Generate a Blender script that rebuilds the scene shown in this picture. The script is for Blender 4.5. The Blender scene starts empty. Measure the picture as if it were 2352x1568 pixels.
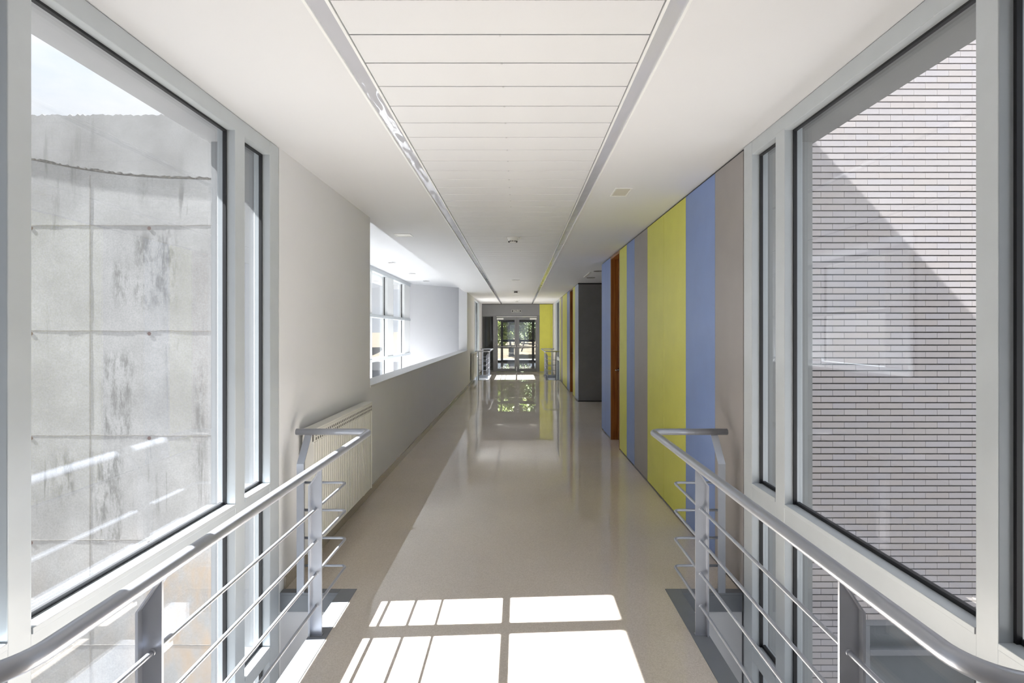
import bpy, bmesh, math, random
from mathutils import Vector, Matrix
random.seed(7)
scene = bpy.context.scene
col = scene.collection

# ------------------------------------------------------------------ camera
F_PX, W_PX, H_PX = 1155.0, 2352.0, 1568.0
VPX, VPY = 1191.0, 762.0
cam_d = bpy.data.cameras.new('camera')
cam_d.sensor_fit = 'HORIZONTAL'
cam_d.sensor_width = 36.0
cam_d.lens = 36.0 * F_PX / W_PX
cam_d.shift_x = -(VPX - W_PX / 2) / W_PX
cam_d.shift_y = (VPY - H_PX / 2) / W_PX
cam_d.clip_start = 0.02
cam_d.clip_end = 400
cam = bpy.data.objects.new('camera', cam_d)
cam.location = (0, 0, 1.6)
cam.rotation_euler = (math.pi / 2, 0, 0)
col.objects.link(cam)
scene.camera = cam

# ------------------------------------------------------------------ exposure, sky, sun
scene.view_settings.view_transform = 'Standard'
scene.view_settings.look = 'None'
scene.view_settings.exposure = 0.54
scene.view_settings.gamma = 1.0
scene.view_settings.use_curve_mapping = False
scene.cycles.max_bounces = 14
scene.cycles.diffuse_bounces = 8
scene.cycles.glossy_bounces = 6
scene.cycles.transparent_max_bounces = 24
scene.cycles.sample_clamp_indirect = 6.0
scene.cycles.use_adaptive_sampling = False
scene.cycles.caustics_reflective = False
scene.cycles.caustics_refractive = False
try:
    scene.cycles.use_denoising = True
except Exception:
    pass

SKY = 0.72
world = bpy.data.worlds.new('sky')
scene.world = world
world.use_nodes = True
wn, wl = world.node_tree.nodes, world.node_tree.links
wn.clear()
wo = wn.new('ShaderNodeOutputWorld')
wb = wn.new('ShaderNodeBackground')
wb.inputs['Strength'].default_value = SKY
tc = wn.new('ShaderNodeTexCoord')
mp = wn.new('ShaderNodeMapping')
mp.inputs['Scale'].default_value = (1.6, 1.6, 4.0)
nz = wn.new('ShaderNodeTexNoise')
nz.inputs['Scale'].default_value = 1.7
nz.inputs['Detail'].default_value = 7
nz.inputs['Roughness'].default_value = 0.6
cr = wn.new('ShaderNodeValToRGB')
cr.color_ramp.elements[0].position = 0.33
cr.color_ramp.elements[0].color = (0.66, 0.77, 0.93, 1)
cr.color_ramp.elements[1].position = 0.60
cr.color_ramp.elements[1].color = (0.93, 0.95, 1.0, 1)
wl.new(tc.outputs['Generated'], mp.inputs['Vector'])
wl.new(mp.outputs['Vector'], nz.inputs['Vector'])
wl.new(nz.outputs['Fac'], cr.inputs['Fac'])
sp = wn.new('ShaderNodeSeparateXYZ')
wl.new(tc.outputs['Generated'], sp.inputs['Vector'])
zg = wn.new('ShaderNodeMapRange')          # a hazy sky is brighter towards the zenith
zg.inputs['From Min'].default_value = 0.30
zg.inputs['From Max'].default_value = 1.0
zg.inputs['To Min'].default_value = 1.0
zg.inputs['To Max'].default_value = 2.3
wl.new(sp.outputs['Z'], zg.inputs['Value'])
vm = wn.new('ShaderNodeVectorMath')
vm.operation = 'SCALE'
wl.new(cr.outputs['Color'], vm.inputs[0])
wl.new(zg.outputs['Result'], vm.inputs['Scale'])
wl.new(vm.outputs['Vector'], wb.inputs['Color'])
wl.new(wb.outputs['Background'], wo.inputs['Surface'])

SUN_DIR = Vector((1.0, 0.05, -1.09)).normalized()      # the way the light travels
sun_d = bpy.data.lights.new('sun', 'SUN')
sun_d.energy = 52.0
sun_d.angle = math.radians(0.55)
sun_d.color = (0.97, 0.975, 0.99)
sun = bpy.data.objects.new('sun', sun_d)
sun.rotation_euler = SUN_DIR.to_track_quat('-Z', 'Y').to_euler()
sun.location = (-20, -2, 24)
col.objects.link(sun)

# ------------------------------------------------------------------ materials
def new_mat(name):
    m = bpy.data.materials.new(name)
    m.use_nodes = True
    return m, m.node_tree.nodes, m.node_tree.links, m.node_tree.nodes['Principled BSDF']

def setin(node, key, v):
    if key in node.inputs:
        node.inputs[key].default_value = v

def plain(name, c, rough=0.5, metal=0.0, var=0.03, vscale=6.0, bump=0.0, bscale=60.0, spec=0.5, coat=0.0):
    m, n, l, p = new_mat(name)
    p.inputs['Roughness'].default_value = rough
    p.inputs['Metallic'].default_value = metal
    setin(p, 'Specular IOR Level', spec)
    setin(p, 'Coat Weight', coat)
    t = n.new('ShaderNodeTexCoord')
    z = n.new('ShaderNodeTexNoise')
    z.inputs['Scale'].default_value = vscale
    z.inputs['Detail'].default_value = 4
    l.new(t.outputs['Object'], z.inputs['Vector'])
    r = n.new('ShaderNodeValToRGB')
    r.color_ramp.elements[0].position = 0.3
    r.color_ramp.elements[1].position = 0.7
    r.color_ramp.elements[0].color = tuple(max(0, x * (1 - var)) for x in c) + (1,)
    r.color_ramp.elements[1].color = tuple(min(1, x * (1 + var)) for x in c) + (1,)
    l.new(z.outputs['Fac'], r.inputs['Fac'])
    l.new(r.outputs['Color'], p.inputs['Base Color'])
    if bump:
        z2 = n.new('ShaderNodeTexNoise')
        z2.inputs['Scale'].default_value = bscale
        z2.inputs['Detail'].default_value = 3
        l.new(t.outputs['Object'], z2.inputs['Vector'])
        b = n.new('ShaderNodeBump')
        b.inputs['Strength'].default_value = bump
        b.inputs['Distance'].default_value = 0.002
        l.new(z2.outputs['Fac'], b.inputs['Height'])
        l.new(b.outputs['Normal'], p.inputs['Normal'])
    return m

M = {}
M['white_wall'] = plain('white_wall_paint', (0.715, 0.715, 0.728), 0.75, var=0.01, vscale=3, bump=0.04, bscale=180)
M['ceiling'] = plain('white_ceiling_paint', (0.725, 0.73, 0.748), 0.7, var=0.008, vscale=2, bump=0.02, bscale=120)
M['slat'] = plain('white_slat_lacquer', (0.735, 0.74, 0.758), 0.45, var=0.006, vscale=4)
M['slat_gap'] = plain('slat_gap_grey', (0.25, 0.24, 0.23), 0.8)
M['white_trim'] = plain('white_trim_lacquer', (0.84, 0.85, 0.85), 0.35, var=0.01)
M['alu'] = plain('satin_aluminium_lacquer', (0.52, 0.555, 0.58), 0.38, 0.15, var=0.02, vscale=9)
M['rail'] = plain('grey_metal_paint', (0.42, 0.44, 0.49), 0.30, 0.55, var=0.03, vscale=14, bump=0.02, bscale=220)
M['plate'] = plain('grey_steel_plate_paint', (0.21, 0.22, 0.24), 0.38, 0.15, var=0.05, vscale=7)
M['gasket'] = plain('black_rubber', (0.012, 0.012, 0.014), 0.5)
M['radiator'] = plain('cream_radiator_enamel', (0.70, 0.69, 0.645), 0.35, var=0.015)
M['radiator_hole'] = plain('radiator_hole_dark', (0.10, 0.095, 0.085), 0.7)
M['black'] = plain('black_gap', (0.02, 0.02, 0.022), 0.7)
M['cap'] = plain('grey_cap_metal', (0.62, 0.62, 0.63), 0.4, 0.1, var=0.02)
M['dark_door'] = plain('dark_grey_door_lacquer', (0.19, 0.193, 0.205), 0.42, var=0.03)
M['header'] = plain('grey_header_panel', (0.235, 0.238, 0.25), 0.5, var=0.03)
M['dark_panel'] = plain('charcoal_wall_panel', (0.20, 0.197, 0.19), 0.5, var=0.05)
M['outer_frame'] = plain('black_outer_frame', (0.03, 0.03, 0.032), 0.45)
M['chrome'] = plain('brushed_chrome', (0.72, 0.72, 0.72), 0.22, 1.0)
M['white_plastic'] = plain('white_plastic', (0.82, 0.82, 0.80), 0.4)
M['brown_plastic'] = plain('dark_lens', (0.12, 0.10, 0.085), 0.3)
M['exterior_render'] = plain('grey_render', (0.26, 0.263, 0.27), 0.8, var=0.03, vscale=3, bump=0.1, bscale=90)
M['soffit'] = plain('grey_soffit_board', (0.36, 0.36, 0.37), 0.7, var=0.02)
M['vestibule'] = plain('brown_grey_vestibule_wall', (0.22, 0.19, 0.165), 0.7, var=0.06)
M['paving'] = plain('pale_paving', (0.46, 0.445, 0.42), 0.8, var=0.06, vscale=2, bump=0.2, bscale=40)
M['dark_paving'] = plain('dark_courtyard_paving', (0.075, 0.073, 0.07), 0.85, var=0.1, vscale=2, bump=0.2, bscale=40)
M['kerb'] = plain('grey_kerb_concrete', (0.07, 0.07, 0.068), 0.85, var=0.05)
M['terrace'] = plain('grey_terrace_paving', (0.25, 0.245, 0.235), 0.85, var=0.06, vscale=2)
M['soffit_shade'] = plain('soffit_board_painted_shade', (0.20, 0.20, 0.203), 0.7, var=0.02)  # same soffit board, darkened: the shade is put into the colour
M['shaded_render'] = plain('shaded_side_render', (0.27, 0.275, 0.272), 0.8, var=0.03)  # copy of the grey render, its colour set for the shaded side
M['court_paving'] = plain('grey_courtyard_paving', (0.17, 0.165, 0.16), 0.85, var=0.08, vscale=2)
M['bark'] = plain('tree_bark', (0.035, 0.027, 0.02), 0.9, var=0.3, vscale=12, bump=0.5, bscale=30)
M['guard'] = plain('grey_tree_guard', (0.075, 0.08, 0.088), 0.7)
M['luminaire'] = plain('frosted_luminaire_cover', (0.66, 0.63, 0.55), 0.3, var=0.02)
M['sign_black'] = plain('sign_black', (0.012, 0.013, 0.014), 0.4)
M['sign_white'] = plain('sign_white', (0.85, 0.85, 0.83), 0.4)
M['yellow'] = plain('yellow_laminate', (0.65, 0.645, 0.115), 0.42, var=0.03, vscale=5, bump=0.03, bscale=300)
M['blue'] = plain('blue_laminate', (0.20, 0.285, 0.54), 0.42, var=0.03, vscale=5, bump=0.03, bscale=300)
M['grey'] = plain('warm_grey_laminate', (0.30, 0.28, 0.27), 0.42, var=0.03, vscale=5, bump=0.03, bscale=300)
M['pale'] = plain('pale_blue_laminate', (0.40, 0.46, 0.58), 0.42, var=0.03)

def leaf_mat(name, a, b):
    m, n, l, p = new_mat(name)
    g = n.new('ShaderNodeNewGeometry')
    r = n.new('ShaderNodeValToRGB')
    r.color_ramp.elements[0].color = a + (1,)
    r.color_ramp.elements[1].color = b + (1,)
    l.new(g.outputs['Random Per Island'], r.inputs['Fac'])
    l.new(r.outputs['Color'], p.inputs['Base Color'])
    p.inputs['Roughness'].default_value = 0.6
    setin(p, 'Transmission Weight', 0.0)
    setin(p, 'Subsurface Weight', 0.0)
    return m
M['leaf_light'] = leaf_mat('fresh_green_leaves', (0.11, 0.155, 0.03), (0.31, 0.36, 0.10))
M['leaf_dark'] = leaf_mat('dark_green_leaves', (0.08, 0.11, 0.038), (0.20, 0.26, 0.12))

def brick_mat():
    m, n, l, p = new_mat('pale_mauve_brick')
    g = n.new('ShaderNodeNewGeometry')
    r = n.new('ShaderNodeValToRGB')
    r.color_ramp.elements[0].color = (0.44, 0.395, 0.38, 1)
    r.color_ramp.elements[1].color = (0.49, 0.445, 0.435, 1)
    e = r.color_ramp.elements.new(0.93); e.color = (0.43, 0.40, 0.41, 1)
    l.new(g.outputs['Random Per Island'], r.inputs['Fac'])
    l.new(r.outputs['Color'], p.inputs['Base Color'])
    p.inputs['Roughness'].default_value = 0.75
    t = n.new('ShaderNodeTexCoord'); z = n.new('ShaderNodeTexNoise')
    z.inputs['Scale'].default_value = 45
    l.new(t.outputs['Object'], z.inputs['Vector'])
    b = n.new('ShaderNodeBump'); b.inputs['Strength'].default_value = 0.08; b.inputs['Distance'].default_value = 0.003
    l.new(z.outputs['Fac'], b.inputs['Height']); l.new(b.outputs['Normal'], p.inputs['Normal'])
    return m
M['brick'] = brick_mat()
M['mortar'] = plain('dark_recessed_mortar', (0.035, 0.032, 0.03), 0.9)

def concrete_mat(name, lo, hi, dark, rough_bump, stains=()):
    m, n, l, p = new_mat(name)
    t = n.new('ShaderNodeTexCoord')
    def noise(scale, detail, sc=(1, 1, 1), rough=0.6):
        mpp = n.new('ShaderNodeMapping'); mpp.inputs['Scale'].default_value = sc
        z = n.new('ShaderNodeTexNoise'); z.inputs['Scale'].default_value = scale
        z.inputs['Detail'].default_value = detail; z.inputs['Roughness'].default_value = rough
        l.new(t.outputs['Object'], mpp.inputs['Vector']); l.new(mpp.outputs['Vector'], z.inputs['Vector'])
        return z.outputs['Fac']
    def ramp(f, p0, p1, c0, c1):
        r = n.new('ShaderNodeValToRGB')
        r.color_ramp.elements[0].position = p0; r.color_ramp.elements[1].position = p1
        r.color_ramp.elements[0].color = c0 + (1,); r.color_ramp.elements[1].color = c1 + (1,)
        l.new(f, r.inputs['Fac']); return r.outputs['Color']
    def mix(fac, a, b, mode='MIX'):
        x = n.new('ShaderNodeMixRGB'); x.blend_type = mode
        if isinstance(fac, float): x.inputs['Fac'].default_value = fac
        else: l.new(fac, x.inputs['Fac'])
        l.new(a, x.inputs['Color1'])
        if isinstance(b, tuple): x.inputs['Color2'].default_value = b + (1,)
        else: l.new(b, x.inputs['Color2'])
        return x.outputs['Color']
    base = ramp(noise(1.1, 8), 0.32, 0.68, lo, hi)
    fine = ramp(noise(60, 8, (1, 1, 1), 0.75), 0.35, 0.65, (0.74, 0.74, 0.74), (1.16, 1.16, 1.16))
    c = mix(0.8, base, fine, 'MULTIPLY')
    streak = ramp(noise(1.0, 7, (7.0, 7.0, 0.55), 0.7), 0.56, 0.63, (0, 0, 0), (1, 1, 1))
    patch = ramp(noise(0.8, 3), 0.50, 0.60, (0, 0, 0), (0.8, 0.8, 0.8))
    both = mix(1.0, streak, patch, 'MULTIPLY')
    c = mix(both, c, dark)
    # blotchy run-off stains below the tie holes
    sxx = n.new('ShaderNodeSeparateXYZ'); l.new(t.outputs['Object'], sxx.inputs['Vector'])
    def window(sock, a, b, e):
        m1 = n.new('ShaderNodeMapRange'); m1.interpolation_type = 'SMOOTHSTEP'
        m1.inputs['From Min'].default_value = a - e; m1.inputs['From Max'].default_value = a + e
        m2 = n.new('ShaderNodeMapRange'); m2.interpolation_type = 'SMOOTHSTEP'
        m2.inputs['From Min'].default_value = b + e; m2.inputs['From Max'].default_value = b - e
        l.new(sock, m1.inputs['Value']); l.new(sock, m2.inputs['Value'])
        mu = n.new('ShaderNodeMath'); mu.operation = 'MULTIPLY'
        l.new(m1.outputs['Result'], mu.inputs[0]); l.new(m2.outputs['Result'], mu.inputs[1])
        return mu.outputs[0]
    blot = ramp(noise(1.0, 9, (9.0, 9.0, 2.6), 0.8), 0.46, 0.60, (0, 0, 0), (1, 1, 1))
    acc = None
    for (xa, xb, za, zb) in stains:
        mu = n.new('ShaderNodeMath'); mu.operation = 'MULTIPLY'
        l.new(window(sxx.outputs['X'], xa, xb, 0.05), mu.inputs[0]); l.new(window(sxx.outputs['Z'], za, zb, 0.14), mu.inputs[1])
        if acc is None: acc = mu.outputs[0]
        else:
            ad = n.new('ShaderNodeMath'); ad.operation = 'MAXIMUM'
            l.new(acc, ad.inputs[0]); l.new(mu.outputs[0], ad.inputs[1]); acc = ad.outputs[0]
    if acc is not None:
        mk = n.new('ShaderNodeMixRGB'); mk.blend_type = 'MULTIPLY'; mk.inputs['Fac'].default_value = 1
        l.new(blot, mk.inputs['Color1']); l.new(acc, mk.inputs['Color2'])
        c = mix(mk.outputs['Color'], c, dark)
    # rust-tinted wash low on the wall
    sx = n.new('ShaderNodeSeparateXYZ'); l.new(t.outputs['Object'], sx.inputs['Vector'])
    mr = n.new('ShaderNodeMapRange'); mr.inputs['From Min'].default_value = 2.85; mr.inputs['From Max'].default_value = 2.3
    l.new(sx.outputs['Z'], mr.inputs['Value'])
    st = ramp(noise(1.6, 5, (2.0, 2.0, 0.8)), 0.42, 0.62, (0, 0, 0), (0.7, 0.7, 0.7))
    mm = n.new('ShaderNodeMixRGB'); mm.blend_type = 'MULTIPLY'; mm.inputs['Fac'].default_value = 1
    l.new(st, mm.inputs['Color1']); l.new(mr.outputs['Result'], mm.inputs['Color2'])
    mrx = n.new('ShaderNodeMapRange'); mrx.inputs['From Min'].default_value = 2.4; mrx.inputs['From Max'].default_value = 3.1
    mrx.inputs['To Min'].default_value = 0.12
    l.new(sx.outputs['X'], mrx.inputs['Value'])
    m3 = n.new('ShaderNodeMixRGB'); m3.blend_type = 'MULTIPLY'; m3.inputs['Fac'].default_value = 1
    l.new(mm.outputs['Color'], m3.inputs['Color1']); l.new(mrx.outputs['Result'], m3.inputs['Color2'])
    c = mix(m3.outputs['Color'], c, (0.20, 0.14, 0.085))
    l.new(c, p.inputs['Base Color'])
    p.inputs['Roughness'].default_value = 0.85
    b = n.new('ShaderNodeBump'); b.inputs['Strength'].default_value = rough_bump; b.inputs['Distance'].default_value = 0.004
    l.new(noise(40, 6), b.inputs['Height']); l.new(b.outputs['Normal'], p.inputs['Normal'])
    return m
M['concrete'] = concrete_mat('board_marked_concrete', (0.125, 0.123, 0.120), (0.195, 0.194, 0.191), (0.074, 0.073, 0.07), 0.06,
    [(a + 7.0, b + 7.0, c + 3.4, d + 3.4) for a, b, c, d in [(-4.42, -3.92, 1.9, 2.75), (-4.66, -4.48, 1.95, 2.4), (-4.78, -4.42, 0.38, 1.35), (-4.86, -4.55, -0.85, 0.25), (-4.35, -4.25, 3.1, 3.35), (-5.35, -5.1, -0.3, 0.2), (-3.72, -3.6, -0.1, 1.2)]])
M['concrete_top'] = concrete_mat('rough_upper_concrete', (0.092, 0.09, 0.087), (0.165, 0.164, 0.162), (0.07, 0.07, 0.066), 0.13)

def floor_mat():
    m, n, l, p = new_mat('polished_beige_terrazzo')
    t = n.new('ShaderNodeTexCoord')
    def noise(s, d):
        z = n.new('ShaderNodeTexNoise'); z.inputs['Scale'].default_value = s; z.inputs['Detail'].default_value = d
        l.new(t.outputs['Object'], z.inputs['Vector']); return z.outputs['Fac']
    v = n.new('ShaderNodeTexVoronoi'); v.inputs['Scale'].default_value = 210
    l.new(t.outputs['Object'], v.inputs['Vector'])
    r = n.new('ShaderNodeValToRGB')
    r.color_ramp.elements[0].color = (0.58, 0.51, 0.435, 1)
    r.color_ramp.elements[1].color = (0.69, 0.62, 0.545, 1)
    e = r.color_ramp.elements.new(0.5); e.color = (0.64, 0.57, 0.49, 1)
    sep = n.new('ShaderNodeSeparateColor'); l.new(v.outputs['Color'], sep.inputs['Color'])
    l.new(sep.outputs['Red'], r.inputs['Fac'])
    r2 = n.new('ShaderNodeValToRGB')
    r2.color_ramp.elements[0].position = 0.3; r2.color_ramp.elements[0].color = (0.93, 0.93, 0.93, 1)
    r2.color_ramp.elements[1].position = 0.7; r2.color_ramp.elements[1].color = (1.05, 1.05, 1.05, 1)
    l.new(noise(0.9, 4), r2.inputs['Fac'])
    x = n.new('ShaderNodeMixRGB'); x.blend_type = 'MULTIPLY'; x.inputs['Fac'].default_value = 1
    l.new(r.outputs['Color'], x.inputs['Color1']); l.new(r2.outputs['Color'], x.inputs['Color2'])
    l.new(x.outputs['Color'], p.inputs['Base Color'])
    p.inputs['Roughness'].default_value = 0.01
    setin(p, 'Specular IOR Level', 0.5)
    b = n.new('ShaderNodeBump'); b.inputs['Strength'].default_value = 0.015; b.inputs['Distance'].default_value = 0.01
    l.new(noise(2.6, 2), b.inputs['Height']); l.new(b.outputs['Normal'], p.inputs['Normal'])
    return m
M['floor'] = floor_mat()
M['skirting'] = plain('beige_terrazzo_skirting', (0.42, 0.37, 0.30), 0.2, var=0.08, vscale=60)

def wood_mat():
    m, n, l, p = new_mat('orange_varnished_wood')
    t = n.new('ShaderNodeTexCoord')
    mpp = n.new('ShaderNodeMapping'); mpp.inputs['Scale'].default_value = (14, 14, 0.7)
    z = n.new('ShaderNodeTexNoise'); z.inputs['Scale'].default_value = 3; z.inputs['Detail'].default_value = 6
    l.new(t.outputs['Object'], mpp.inputs['Vector']); l.new(mpp.outputs['Vector'], z.inputs['Vector'])
    r = n.new('ShaderNodeValToRGB')
    r.color_ramp.elements[0].position = 0.35; r.color_ramp.elements[0].color = (0.22, 0.078, 0.016, 1)
    r.color_ramp.elements[1].position = 0.65; r.color_ramp.elements[1].color = (0.36, 0.145, 0.032, 1)
    l.new(z.outputs['Fac'], r.inputs['Fac']); l.new(r.outputs['Color'], p.inputs['Base Color'])
    p.inputs['Roughness'].default_value = 0.3
    return m
M['wood'] = wood_mat()

def glass_mat(name, tint=(0.977, 0.985, 0.983), k=1.0):
    m, n, l, p = new_mat(name)
    n.remove(p)
    out = [x for x in n if x.type == 'OUTPUT_MATERIAL'][0]
    lw = n.new('ShaderNodeLayerWeight'); lw.inputs['Blend'].default_value = 0.5
    pw = n.new('ShaderNodeMath'); pw.operation = 'POWER'; pw.inputs[1].default_value = 5.0
    ma = n.new('ShaderNodeMath'); ma.operation = 'MULTIPLY_ADD'; ma.inputs[1].default_value = 0.95 * k; ma.inputs[2].default_value = 0.05 * k
    ma.use_clamp = True
    l.new(lw.outputs['Facing'], pw.inputs[0]); l.new(pw.outputs[0], ma.inputs[0])
    tr = n.new('ShaderNodeBsdfTransparent'); tr.inputs['Color'].default_value = tint + (1,)
    gl = n.new('ShaderNodeBsdfGlossy'); gl.inputs['Roughness'].default_value = 0.0
    gl.inputs['Color'].default_value = (0.95, 0.97, 1.0, 1)
    mx = n.new('ShaderNodeMixShader')
    l.new(ma.outputs[0], mx.inputs['Fac']); l.new(tr.outputs[0], mx.inputs[1]); l.new(gl.outputs[0], mx.inputs[2])
    l.new(mx.outputs[0], out.inputs['Surface'])
    return m
M['glass'] = glass_mat('clear_glazing', k=1.1)
M['glass_dark'] = glass_mat('tinted_glazing', (0.80, 0.83, 0.82))

def mirror_mat():
    m, n, l, p = new_mat('polished_wavy_aluminium')
    p.inputs['Base Color'].default_value = (0.50, 0.51, 0.56, 1)
    p.inputs['Metallic'].default_value = 0.0
    setin(p, 'Specular IOR Level', 0.75)
    p.inputs['Roughness'].default_value = 0.03
    t = n.new('ShaderNodeTexCoord')
    mpp = n.new('ShaderNodeMapping'); mpp.inputs['Scale'].default_value = (5, 1.5, 1)
    z = n.new('ShaderNodeTexNoise'); z.inputs['Scale'].default_value = 2.4; z.inputs['Detail'].default_value = 1
    l.new(t.outputs['Object'], mpp.inputs['Vector']); l.new(mpp.outputs['Vector'], z.inputs['Vector'])
    b = n.new('ShaderNodeBump'); b.inputs['Strength'].default_value = 0.25; b.inputs['Distance'].default_value = 0.03
    l.new(z.outputs['Fac'], b.inputs['Height']); l.new(b.outputs['Normal'], p.inputs['Normal'])
    return m
M['mirror'] = mirror_mat()

def dry_grass_mat():
    m, n, l, p = new_mat('dry_grass_ground')
    t = n.new('ShaderNodeTexCoord')
    z = n.new('ShaderNodeTexNoise'); z.inputs['Scale'].default_value = 1.3; z.inputs['Detail'].default_value = 9; z.inputs['Roughness'].default_value = 0.7
    l.new(t.outputs['Object'], z.inputs['Vector'])
    r = n.new('ShaderNodeValToRGB')
    r.color_ramp.elements[0].position = 0.35; r.color_ramp.elements[0].color = (0.032, 0.0235, 0.0105, 1)
    r.color_ramp.elements[1].position = 0.62; r.color_ramp.elements[1].color = (0.066, 0.049, 0.027, 1)
    l.new(z.outputs['Fac'], r.inputs['Fac']); l.new(r.outputs['Color'], p.inputs['Base Color'])
    p.inputs['Roughness'].default_value = 0.95
    return m
M['dry_grass'] = dry_grass_mat()

# ------------------------------------------------------------------ builders
def tag(o, label=None, cat=None, group=None, kind=None):
    if label: o['label'] = label
    if cat: o['category'] = cat
    if group: o['group'] = group
    if kind: o['kind'] = kind
    return o

def empty(name, loc=(0, 0, 0)):
    o = bpy.data.objects.new(name, None)
    o.empty_display_size = 0.1
    o.location = loc
    col.objects.link(o)
    return o

def thing(name, label, cat, loc=(0, 0, 0), group=None):
    return tag(empty(name, loc), label, cat, group)

def struct_root(name, loc=(0, 0, 0)):
    return tag(empty(name, loc), kind='structure')

def world_loc(o):
    v = Vector(o.location)
    while o.parent:
        o = o.parent
        v += Vector(o.location)
    return v

class MB:
    """Collects shapes given in world coordinates; build() links them as ONE mesh object."""
    def __init__(s):
        s.v, s.f, s.mi, s.mats, s.cur = [], [], [], [], 0
        s.smooth = []
    def mat(s, m):
        if m not in s.mats: s.mats.append(m)
        s.cur = s.mats.index(m); return s
    def add(s, vs, fs, smooth=False):
        o = len(s.v)
        s.v += [tuple(x) for x in vs]
        for f in fs:
            s.f.append(tuple(i + o for i in f)); s.mi.append(s.cur); s.smooth.append(smooth)
        return s
    def box(s, x0, x1, y0, y1, z0, z1):
        x0, x1 = min(x0, x1), max(x0, x1); y0, y1 = min(y0, y1), max(y0, y1); z0, z1 = min(z0, z1), max(z0, z1)
        vs = [(x0, y0, z0), (x1, y0, z0), (x1, y1, z0), (x0, y1, z0), (x0, y0, z1), (x1, y0, z1), (x1, y1, z1), (x0, y1, z1)]
        return s.add(vs, [(0, 3, 2, 1), (4, 5, 6, 7), (0, 1, 5, 4), (1, 2, 6, 5), (2, 3, 7, 6), (3, 0, 4, 7)])
    def prism(s, pts, axis, a, b):
        """pts: 2-D polygon; axis 'x','y','z' = extrusion axis between a and b."""
        def P(u, w, t):
            return {'x': (t, u, w), 'y': (u, t, w), 'z': (u, w, t)}[axis]
        n = len(pts)
        vs = [P(u, w, a) for u, w in pts] + [P(u, w, b) for u, w in pts]
        fs = [tuple(range(n)), tuple(range(2 * n - 1, n - 1, -1))]
        fs += [(i, n + i, n + (i + 1) % n, (i + 1) % n) for i in range(n)]
        return s.add(vs, fs)
    def strip(s, outer, inner, axis, a, b):
        def P(q, t):
            return {'x': (t, q[0], q[1]), 'y': (q[0], t, q[1])}[axis]
        n = len(outer)
        vs = []
        for o, i in zip(outer, inner):
            vs += [P(o, a), P(i, a), P(i, b), P(o, b)]
        fs = [(0, 1, 2, 3), (4 * n - 1, 4 * n - 2, 4 * n - 3, 4 * n - 4)]
        for k in range(n - 1):
            q = 4 * k; r = q + 4
            for j in range(4):
                j2 = (j + 1) % 4
                fs.append((q + j, r + j, r + j2, q + j2))
        return s.add(vs, fs)
    def tube(s, path, r, seg=20, fillet=0.0, fseg=8, cap=True):
        pts = [Vector(p) for p in path]
        fl = fillet if isinstance(fillet, (list, tuple)) else [fillet] * len(pts)
        out = [pts[0]]
        for i in range(1, len(pts) - 1):
            a, b, c = pts[i - 1], pts[i], pts[i + 1]
            if fl[i] <= 0: out.append(b); continue
            d1, d2 = (a - b).normalized(), (c - b).normalized()
            ang = d1.angle(d2)
            t = fl[i] / math.tan(ang / 2)
            p0, p2 = b + d1 * t, b + d2 * t
            ctr = b + (d1 + d2).normalized() * (fl[i] / math.sin(ang / 2))
            e1, e2 = (p0 - ctr), (p2 - ctr)
            th = e1.angle(e2)
            for k in range(fseg + 1):
                q = k / fseg
                out.append(ctr + (e1 * math.sin((1 - q) * th) + e2 * math.sin(q * th)) / math.sin(th))
        out.append(pts[-1])
        n = len(out)
        vs, fs = [], []
        prev_u = None
        for i, p in enumerate(out):
            tdir = (out[min(i + 1, n - 1)] - out[max(i - 1, 0)]).normalized()
            if prev_u is None:
                up = Vector((0, 0, 1)) if abs(tdir.z) < 0.9 else Vector((1, 0, 0))
                u = tdir.cross(up).normalized()
            else:
                u = (prev_u - tdir * prev_u.dot(tdir)).normalized()
            prev_u = u
            w = tdir.cross(u)
            for k in range(seg):
                a = 2 * math.pi * k / seg
                vs.append(p + (u * math.cos(a) + w * math.sin(a)) * r)
        for i in range(n - 1):
            for k in range(seg):
                k2 = (k + 1) % seg
                fs.append((i * seg + k, i * seg + k2, (i + 1) * seg + k2, (i + 1) * seg + k))
        s.add(vs, fs, True)
        if cap:
            o = len(s.v) - len(vs)
            for ring, rev in ((0, True), (n - 1, False)):
                ids = [o + ring * seg + k for k in range(seg)]
                s.f.append(tuple(reversed(ids)) if rev else tuple(ids)); s.mi.append(s.cur); s.smooth.append(False)
        return s
    def lathe(s, c, prof, seg=32):
        """prof: (radius, z) pairs around the vertical axis through c."""
        vs, fs = [], []
        for r, z in prof:
            for k in range(seg):
                a = 2 * math.pi * k / seg
                vs.append((c[0] + r * math.cos(a), c[1] + r * math.sin(a), c[2] + z))
        m = len(prof)
        for i in range(m - 1):
            for k in range(seg):
                k2 = (k + 1) % seg
                fs.append((i * seg + k, i * seg + k2, (i + 1) * seg + k2, (i + 1) * seg + k))
        fs.append(tuple(range(seg - 1, -1, -1)))
        fs.append(tuple((m - 1) * seg + k for k in range(seg)))
        return s.add(vs, fs, False)
    def build(s, name, material=None, parent=None, bevel=0.0, bseg=2):
        off = world_loc(parent) if parent else Vector((0, 0, 0))
        me = bpy.data.meshes.new(name)
        me.from_pydata([Vector(v) - off for v in s.v], [], s.f)
        mats = s.mats if s.mats else [material]
        for m in mats: me.materials.append(m)
        for i, p in enumerate(me.polygons):
            p.material_index = s.mi[i] if s.mats else 0
            p.use_smooth = s.smooth[i]
        bm = bmesh.new(); bm.from_mesh(me)
        bmesh.ops.recalc_face_normals(bm, faces=bm.faces)
        bm.to_mesh(me); bm.free()
        me.update()
        o = bpy.data.objects.new(name, me)
        col.objects.link(o)
        if parent: o.parent = parent
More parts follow.
